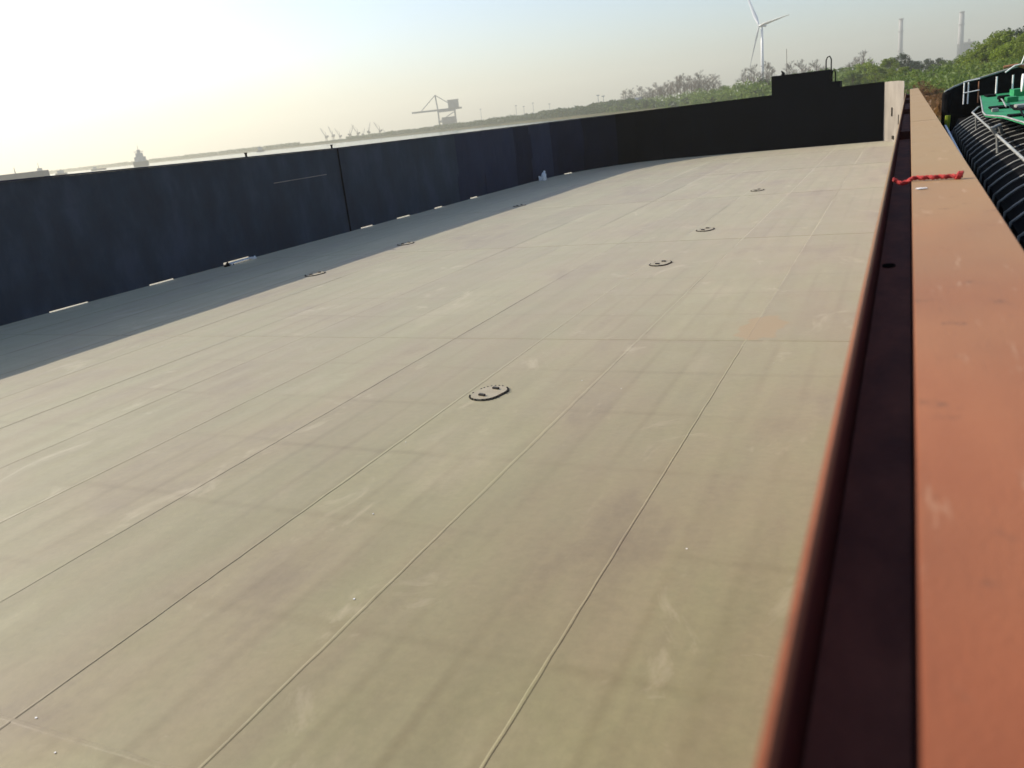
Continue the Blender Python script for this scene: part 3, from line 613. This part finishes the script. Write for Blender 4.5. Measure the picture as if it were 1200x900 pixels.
def bare_mesh(seed):
    r = random.Random(seed); t = MB(); t.tube([(0, 0, -.03), (.003, 0, .4), (0, .004, .95)], [.016, .011, .003], 6); tw = MB()
    def grow(p, d, L, rad, lev):
        e = p + d*L; m2 = (p+e)*.5 + Vector((r.uniform(-1, 1), r.uniform(-1, 1), .5))*L*.08
        tw.tube([p, m2, e], [rad, rad*.8, rad*.5], 3, False)
        if lev > 0:
            for k in range(4):
                q = p.lerp(e, r.uniform(.35, 1)); nd = (d + Vector((r.uniform(-1, 1), r.uniform(-1, 1), r.uniform(-.1, .9)))*.75).normalized(); grow(q, nd, L*r.uniform(.5, .7), rad*.62, lev-1)
    for k in range(15):
        z = r.uniform(.25, .93); a = r.uniform(0, 6.28); up = .9+.8*z; grow(Vector((0, 0, z)), Vector((math.cos(a), math.sin(a), up)).normalized(), .23*(1.15-z)+.05, .0055, 3)
    return t.mesh('trunk', 'bark'), tw.mesh('crown', 'twig')
ORD = 'first second third fourth fifth sixth seventh eighth ninth tenth eleventh twelfth thirteenth fourteenth fifteenth sixteenth seventeenth eighteenth nineteenth twentieth twenty-first twenty-second twenty-third twenty-fourth'.split()
KIND = {}
for nm, m, wid, low in (('broad', 'leaf_green', .50, .05), ('yellow', 'leaf_yellow', .50, .05), ('dark', 'leaf_dark', .50, .05), ('brown', 'leaf_brown', .60, .05)):
    KIND[nm] = []
    for s in range(2):
        cm, cs = crown_mesh('crown', m, hash((nm, s)) % 9973 if False else len(nm)*31+s*7+ord(nm[0]), 5200, .021, 1.0, low, wid, 52); KIND[nm].append((trunk_mesh(s+len(nm), cs), cm))
KIND['bare'] = [bare_mesh(1), bare_mesh(2), bare_mesh(3)]
LAB = {'broad': ('broadleaf_tree', 'tree'), 'yellow': ('yellow_green_tree', 'tree'), 'dark': ('dark_leafed_tree', 'tree'), 'brown': ('brown_shrub', 'shrub'), 'bare': ('bare_tree', 'tree')}
def tree(px, ytop, dist, kind, label, group, wide=1.0):
    p = ground_at(px, dist, 0.95); h = height_at(px, ytop, dist) - .95
    o = empty(LAB[kind][0], p, random.uniform(0, 6.28)); h *= 1.07; o.scale = (h*wide, h*wide, h); tm, cm = random.choice(KIND[kind])
    place('trunk', tm, o); place('crown', cm, o); return tag(o, label, LAB[kind][1], group)
def row(items, kind, label, group, wide=1.0, rev=False):     # label holds one {} for the place counted from a landmark
    for k, a in enumerate(sorted(items, reverse=rev)): tree(*a, kind, label.format(ORD[k]), group, wide)
G1 = 'trees on the bank behind the green vessel'; G2 = 'leafy trees on the bank beyond the barge bow'; G3 = 'hazy leafy trees beyond the black bow wall'; G4 = 'hazy bare trees on the far bank'
row(((1202, 29, 232), (1184, 31, 250)), 'dark', '{} tall dark tree topping the bank, counted from the taller chimney', G1, 1.05)
row(((1206, 36, 200), (1190, 36, 215), (1172, 38, 228), (1157, 43, 240), (1143, 54, 252), (1176, 54, 190), (1196, 55, 180), (1155, 62, 205)), 'yellow', '{} sunlit yellow green tree behind the green vessel, counted from the taller chimney', G1, 1.2)
row(((1132, 62, 275), (1120, 69, 290), (1108, 71, 310), (1095, 76, 330), (1140, 75, 215), (1122, 80, 225)), 'broad', '{} mid green tree before the taller chimney, counted from the shorter chimney', G2, 1.2)
row(((1070, 70, 430), (1098, 68, 470), (1112, 70, 500), (1084, 69, 520)), 'dark', '{} bluish green tree between the chimneys, counted from the shorter one', G2, 1.2)
tree(1055, 61, 420, 'dark', 'round dark tree directly in front of the shorter chimney', G2, 1.15)
row(((1041, 69, 330), (1026, 72, 300), (1014, 71, 345), (1048, 78, 280), (1060, 79, 260), (1073, 82, 240)), 'yellow', '{} sunlit green tree over the pale corner plate, counted from the bow locker', G2, 1.2)
row(((1003, 76, 400), (990, 79, 430), (1034, 78, 400), (1000, 84, 300), (982, 82, 380)), 'broad', '{} darker green tree beside the ladder hoops, counted from the bow locker', G2, 1.25)
row(((1012, 64, 560), (1000, 69, 600)), 'bare', '{} bare tree above the greenery beside the ladder hoops, counted from the hoops', G4, 1.4)
row(((930, 86, 520), (950, 83, 540), (912, 91, 500), (968, 80, 500)), 'broad', '{} green tree just above the black bow locker, counted from the wind turbine', G3, 1.3)
row(((895, 92, 480), (880, 98, 500), (888, 101, 430)), 'dark', '{} dark hazy tree at the wind turbine foot, counted from the bow locker', G3, 1.3, rev=True)
row(((865, 98, 520), (849, 100, 540), (872, 108, 440), (836, 105, 560), (820, 108, 600), (856, 110, 470)), 'broad', '{} hazy green tree over the wall, counted from the wind turbine', G3, 1.3, rev=True)
row(((804, 112, 640), (788, 113, 680), (771, 117, 720), (757, 119, 740), (836, 113, 520), (816, 116, 560)), 'dark', '{} low bluish tree under the bare row, counted from the wind turbine', G3, 1.3, rev=True)
row(((940, 72, 700), (926, 76, 720), (957, 72, 690)), 'bare', '{} bare hazy tree behind the bow locker mast, counted from the turbine', G4, 1.4)
row(((884, 78, 760), (898, 76, 760), (874, 84, 800), (904, 82, 740)), 'bare', '{} bare hazy tree around the wind turbine, counted from the bow locker', G4, 1.4, rev=True)
row(((836, 88, 820), (829, 90, 840), (820, 87, 830), (811, 90, 820), (802, 90, 850), (794, 93, 830), (787, 97, 840), (779, 98, 860), (771, 98, 880), (762, 103, 880), (750, 103, 900), (741, 106, 920), (734, 107, 940), (825, 94, 870), (815, 93, 880), (806, 95, 890), (798, 92, 870), (783, 100, 900), (775, 103, 910), (757, 107, 930), (766, 106, 920), (842, 97, 850)), 'bare', '{} bare grey tree of the hazy row, counted from the wind turbine', G4, 1.5, rev=True)
row(((1087, 99, 118), (1098, 103, 108), (1080, 104, 100), (1106, 108, 98), (1112, 106, 112), (1092, 112, 92), (1102, 98, 130), (1082, 95, 140)), 'brown', '{} rusty brown shrub at the water edge, counted from the red coaming', 'brown shrubs at the water edge', 1.5)
# reeds on the bank edge and the distant wooded shore, masses nobody could count
def scatter(name, m, gen, n, size, label, cat, tall=.8):
    g = np.random.default_rng(n); P = np.array([gen(g) for _ in range(n)]); a = g.normal(size=(n, 3)); a[:, 2] = np.abs(a[:, 2])*tall*2+.4; a /= np.linalg.norm(a, axis=1)[:, None]
    b = np.cross(a, g.normal(size=(n, 3))); b /= np.linalg.norm(b, axis=1)[:, None]; s = (size*g.uniform(.5, 1.4, n))[:, None]
    V = np.stack([P-a*s, P+b*s*.45, P+a*s, P-b*s*.45], 1).reshape(-1, 3)
    me = bpy.data.meshes.new(name); me.from_pydata(V.tolist(), [], np.arange(4*n).reshape(-1, 4).tolist()); me.materials.append(M[m]); o = place(name, me); return tag(o, label, cat, kind='stuff')
def reed(g):
    az = g.uniform(-1.5, 12); r_ = shore_r(az) + g.uniform(2, 32); return (r_*math.sin(R(az)), r_*math.cos(R(az)), .2 + g.uniform(.1, 1.3))
scatter('reeds', 'leaf_brown', reed, 9000, .38, 'brown dry reeds along the river bank', 'reeds')
def clumped(n, az0, az1, rfun, h0, h1, seed):                  # rounded bushes, each a ball of leaves
    g = np.random.default_rng(seed); cl = []
    for _ in range(n):
        az = g.uniform(az0, az1); r_ = rfun(az, g); h = g.uniform(h0, h1); cl.append((r_*math.sin(R(az)), r_*math.cos(R(az)), h))
    def gen(g):
        x, y, h = cl[g.integers(0, len(cl))]; d = g.normal(size=3); d /= np.linalg.norm(d); q = g.uniform(.7, 1.0)*h*.75
        return (x+d[0]*q*1.15, y+d[1]*q*1.15, .8 + max(0.0, h*.35+d[2]*q))
    return gen
scatter('undergrowth', 'leaf_green', clumped(170, -1.5, 14, lambda az, g: shore_r(az)+g.uniform(28, 120), 1.6, 4.2, 5), 34000, .24, 'low green undergrowth on the bank in front of the trees', 'undergrowth', .2)
scatter('shrubbery', 'leaf_green', clumped(260, -18, -1.5, lambda az, g: max(shore_r(az)+12, 290-az*14)+g.uniform(0, 150), 4.0, 9.5, 6), 30000, .7, 'dense hazy shrubbery under the trees beyond the bow wall', 'shrubbery', .2)
def wood(g):
    az = g.uniform(-41, -13.5); r_ = shore_r(az)*1.02 + g.uniform(3, 130); hh = (7 + 5*np.clip((az+33)/14, 0, 1))*(.88+.12*math.sin(az*1.9)*math.sin(az*3.7+1)) * (.35 if az < -35 else 1) * g.uniform(.75, 1.0) * float(np.clip((-13.5-az)/3, .3, 1))
    return (r_*math.sin(R(az)), r_*math.cos(R(az)), .8 + hh*g.uniform(0, 1)**.8)
scatter('forest', 'leaf_dark', wood, 26000, 2.0, 'distant wooded shore fading into the haze', 'forest', .2)
def wood2(g):
    az = g.uniform(-60, -38); r_ = shore_r(az) + g.uniform(20, 300); return (r_*math.sin(R(az)), r_*math.cos(R(az)), .8 + 6*g.uniform(0, 1))
scatter('treeline', 'leaf_dark', wood2, 7000, 3.0, 'faint low treeline across the river', 'treeline', .2)

# ---------------------------------------------------------------- wind turbine, chimneys, cranes, ships
D = 1300.0; p = ground_at(894, D, 1.0); hub_z = height_at(893, 30, D)
wt = tag(empty('wind_turbine', p), 'white three bladed wind turbine towering over the hazy trees', 'wind turbine')
HZ = hub_z - 1.0
MB().tube([(0, 0, -1), (0, 0, HZ*.5), (0, 0, HZ-1)], [2.5, 2.0, 1.4], 20).build('tower', 'turbine', wt, True)
ax = R(-8.3+57)                                             # rotor axis heading: rotor seen obliquely
ahead = Vector((-math.sin(ax), -math.cos(ax), 0)); side = Vector((-ahead.y, ahead.x, 0))
if side.dot(Vector((1, 0, 0))) < 0: side = -side
nc = Vector((0, 0, HZ))
MB().tube([nc-ahead*7, nc-ahead*6, nc+ahead*2.2, nc+ahead*3], [1.3, 1.9, 1.9, 1.4], 12).build('nacelle', 'turbine', wt, True)
hb_ = nc + ahead*4.2
hub = MB().tube([hb_-ahead*1.2, hb_, hb_+ahead*1.3, hb_+ahead*1.9], [1.5, 1.7, 1.1, .2], 14).build('hub', 'turbine', wt, True)
BL = 70.0
for th in (-154, 86, -34):
    d = Vector((0, 0, 1))*math.cos(R(th)) + side*math.sin(R(th)); e = ahead.cross(d).normalized(); bl = MB(); prof = [(.0, 1.1, 1.1), (.04, 1.1, 1.0), (.14, 2.3, .55), (.22, 2.5, .45), (.5, 1.6, .3), (.8, .95, .18), (.97, .5, .09), (1.0, .12, .04)]
    for s, wch, tk in prof:
        tw = R(14*(1-s)+50); c = hb_ + d*(s*BL+.8); ch = e*math.cos(tw)+ahead*math.sin(tw); nn = d.cross(ch)
        for k in range(10): a = 2*math.pi*k/10; bl.v.append(tuple(c + ch*math.cos(a)*wch + nn*math.sin(a)*tk))
    for i in range(len(prof)-1):
        for k in range(10): bl.f.append((i*10+k, i*10+(k+1) % 10, (i+1)*10+(k+1) % 10, (i+1)*10+k))
    bl.f.append(tuple(range(9, -1, -1))); bl.f.append(tuple(70+k for k in range(10))); bl.build('blade', 'turbine', wt, True)

def chimney(px, ytop, dist, r0, r1, label):
    p = ground_at(px, dist, 1.0); h = height_at(px, ytop, dist) - 1; o = tag(empty('chimney', p), label, 'chimney')
    MB().tube([(0, 0, -1), (0, 0, h*.5), (0, 0, h)], [r0, (r0+r1)*.5, r1], 24).build('shaft', 'concrete', o, True)
    for f_ in (.45, .78, .985):
        rr2 = r0+(r1-r0)*f_; MB().ring([((rr2+1.6)*math.cos(a), (rr2+1.6)*math.sin(a)) for a in np.linspace(0, 6.283, 25)[:-1]], [((rr2-.3)*math.cos(a), (rr2-.3)*math.sin(a)) for a in np.linspace(0, 6.283, 25)[:-1]], h*f_, h*f_+2.2).build('gallery', 'concrete', o)
chimney(1054, 22, 2600, 7.0, 5.0, 'shorter slim power station chimney above the round dark tree')
chimney(1124, 14, 2600, 8.5, 5.6, 'taller power station chimney beside the hazy boiler house')
p = ground_at(1136, 2640, 1.0); bh_ = tag(empty('boiler_house', p, R(-12)), 'hazy boiler house block beside the taller chimney', 'building')
MB().box(-16, 10, -15, 15, -.5, 66).build('wall', 'shed', bh_); MB().box(10.05, 30, -14, 14, -.5, 48).build('annex', 'shed', bh_); rf = MB().box(-17, 11, -16, 16, 66.02, 69).build('roof', 'concrete', bh_)
MB().box(-6, -1, -5, 0, 69.02, 76).build('vent_stack', 'concrete', rf)

# ship unloader crane
D = 1900.0; k_ = D/F_PX*1.12; p = ground_at(519, D, 1.0); uc = tag(empty('gantry_crane', p, R(29)), 'big gantry crane with long boom above the wooded shore', 'gantry crane')
# local x = to the right seen from the barge
def beam(a, b2, r_): return MB().tube([a, b2], r_, 6)
for x in (-6, 30):
    for y in (-9, 9): beam((x, y, -1), (x, y, 36), 1.7).build('leg', 'crane', uc)
for z in (14, 35): MB().box(-8, 32, -10.5, 10.5, z, z+2.8).build('portal_beam', 'crane', uc)
for y in (-9, 9): beam((-6, y, 16), (30, y, 34), .9).build('brace', 'crane', uc)
MB().box(-62, 46, -4, 4, 38, 41.5).build('boom', 'crane', uc)
beam((-6, -5, 41), (-8, 0, 71), 1.6).build('mast', 'crane', uc); beam((-6, 5, 41), (-8, 0, 71), 1.6).build('mast', 'crane', uc)
beam((-8, 0, 70.5), (-42, 0, 41), .9).build('stay', 'crane', uc); beam((-8, 0, 70.5), (30, 0, 44), .9).build('stay', 'crane', uc)
MB().box(17, 40, -7, 7, 41.6, 57).build('machine_house', 'crane', uc); MB().box(16, 41, -7.5, 7.5, 57.02, 58.2).build('house_roof', 'crane', uc)
MB().box(0, 28, -8, 8, -1, 24).build('hopper', 'crane', uc); MB().box(-18, -7.8, -6, 6, -1, 10).build('conveyor_house', 'crane', uc)

# row of luffing quay cranes
qc = tag(empty('quay_crane'), 'luffing quay crane in the hazy dock row across the river', 'crane', 'luffing cranes of the hazy dock')
for x in (-3, 3):
    for y in (-3, 3): MB().tube([(x, y, -1), (x*.6, y*.6, 11)], .5, 5).build('leg', 'jib', qc)
MB().box(-3, 3, -3, 3, 11.02, 15).build('cab', 'jib', qc); MB().tube([(0, 0, 15), (0, 0, 25)], [.9, .5], 6).build('tower', 'jib', qc)
MB().tube([(1, 0, 14), (9, 0, 27), (15, 0, 38)], [.8, .9, .4], 5).build('jib', 'jib', qc); MB().tube([(0, 0, 25), (15, 0, 38)], .22, 4).build('stay', 'jib', qc); MB().box(-7, -3.02, -2, 2, 13, 17).build('counterweight', 'jib', qc)
for k, (px, top, an) in enumerate(((383, 149, 160), (391, 147, 130), (399, 150, 200), (411, 147, 20), (420, 145, 170), (426, 150, 40), (433, 143, 60), (446, 142, 175), (451, 150, 120))):
    o = qc if k == 0 else copy_tree(qc); o['label'] = ORD[8-k] + ' luffing quay crane of the hazy dock, counted from the gantry crane'; d = 1690 + 18*(k % 3); q = ground_at(px, d, .9); o.location = q; o.rotation_euler.z = R(an+33); s = (height_at(px, top, d) - .9)/38; o.scale = (s*.9, s*.9, s)
# masts along the far shore
for k, (px, top, d) in enumerate(((565, 128, 1500), (606, 124, 1400), (615, 125, 1390), (626, 121, 1380), (645, 122, 1300), (702, 112, 1000), (708, 113, 990))):
    q = ground_at(px, d, 1.0); h = height_at(px, top, d) - 1; o = tag(empty('light_mast', q), ORD[k] + ' thin light mast on the wooded shore, counted from the gantry crane', 'light mast', 'masts along the distant shore')
    MB().tube([(0, 0, -1), (0, 0, h)], [.35, .22], 6).build('pole', 'crane', o); MB().box(-1.6, 1.6, -.5, .5, h, h+.8).build('lamp_head', 'crane', o)
q = ground_at(744, 960, 1.0); sh_ = tag(empty('harbour_shed', q, R(16)), 'dark hazy shed where the bare tree row ends', 'shed')
MB().box(-9, 9, -8, 8, -1, 9).build('wall', 'shed', sh_); MB().add([(-9.5, -8.5, 9.02), (9.5, -8.5, 9.02), (9.5, 8.5, 9.02), (-9.5, 8.5, 9.02), (-9.5, 0, 11.5), (9.5, 0, 11.5)], [(0, 3, 2, 1), (0, 1, 5, 4), (2, 3, 4, 5), (0, 4, 3), (1, 2, 5)]).build('roof', 'shed', sh_); MB().box(-3, 3, -8.08, -8.02, -1, 5).build('door', 'ship', sh_)

def ship(px, dist, length, hull_h, house, mast, label, heading, group=None):
    q = ground_at(px, dist, WZ); o = tag(empty('cargo_ship', q, heading), label, 'ship', group); L2 = length/2; w = min(6, length*.11)
    poly = [(-L2, -w), (L2*.72, -w), (L2*.9, -w*.55), (L2, 0), (L2*.9, w*.55), (L2*.72, w), (-L2, w)]
    MB().prism(poly, -1.5, hull_h).build('hull', 'ship', o)
    for (x0, x1, z0, z1, s) in house: hs = MB().box(x0, x1, -w*s, w*s, hull_h+z0+.02, hull_h+z1).build('deckhouse', 'shipwhite', o)
    for x, z0, z1 in mast: MB().tube([(x, 0, hull_h+z0), (x, 0, hull_h+z1)], [.35, .15], 6).build('mast', 'ship', o)
ship(0, 700, 62, 7.2, [(-28, -18, 0, 3, .8)], [(10, 0, 4)], 'long grey ship hull just past the end of the navy wall', R(48))
ship(47, 1050, 17, 3.2, [(-4, 5, 0, 5, .8), (-2, 3, 5, 7.5, .6)], [(0, 7.5, 13)], 'small tug with boxy wheelhouse and thin mast across the river', R(53))
ship(71, 1150, 13, 3.0, [(-4, 3, 0, 3.0, .8)], [(0, 3, 5)], 'tiny low workboat beside the small tug', R(50))
ship(115, 1500, 22, 2.5, [(-8, -3, 0, 3, .8)], [], 'faint low barge between workboat and tall stern ship', R(50))
ship(165, 1250, 19, 6, [(-7, 7, 0, 6, .9), (-4.5, 4.5, 6, 11, .7), (-2, 2, 11, 15, .5), (-6, 6, 12.2, 13, .5)], [(0, 15, 21)], 'ship seen end on with stepped white bridge and mast', R(40))
ship(305, 1500, 14, 2.6, [(-4, 3, 0, 5, .8)], [(0, 5, 8)], 'small boat near the hazy dock cranes', R(40))

# ---------------------------------------------------------------- haze
HB = RMAX + 150; hz = MB().box(-HB, HB, -HB, HB, WZ-2.5, 235).build('haze', 'black')
hm = bpy.data.materials.new('haze_air'); hm.use_nodes = True; N_, L_ = nodes(hm)
N_.remove(N_['Principled BSDF']); pv = N_.new('ShaderNodeVolumePrincipled'); pv.inputs['Color'].default_value = (1.0, 0.97, 0.80, 1); pv.inputs['Density'].default_value = 0.00030; pv.inputs['Anisotropy'].default_value = 0.40
L_.new(pv.outputs[0], N_['Material Output'].inputs['Volume']); hz.data.materials.clear(); hz.data.materials.append(hm); hz['kind'] = 'stuff'
hz['label'] = 'pale river haze over water and bank'; hz['category'] = 'haze'
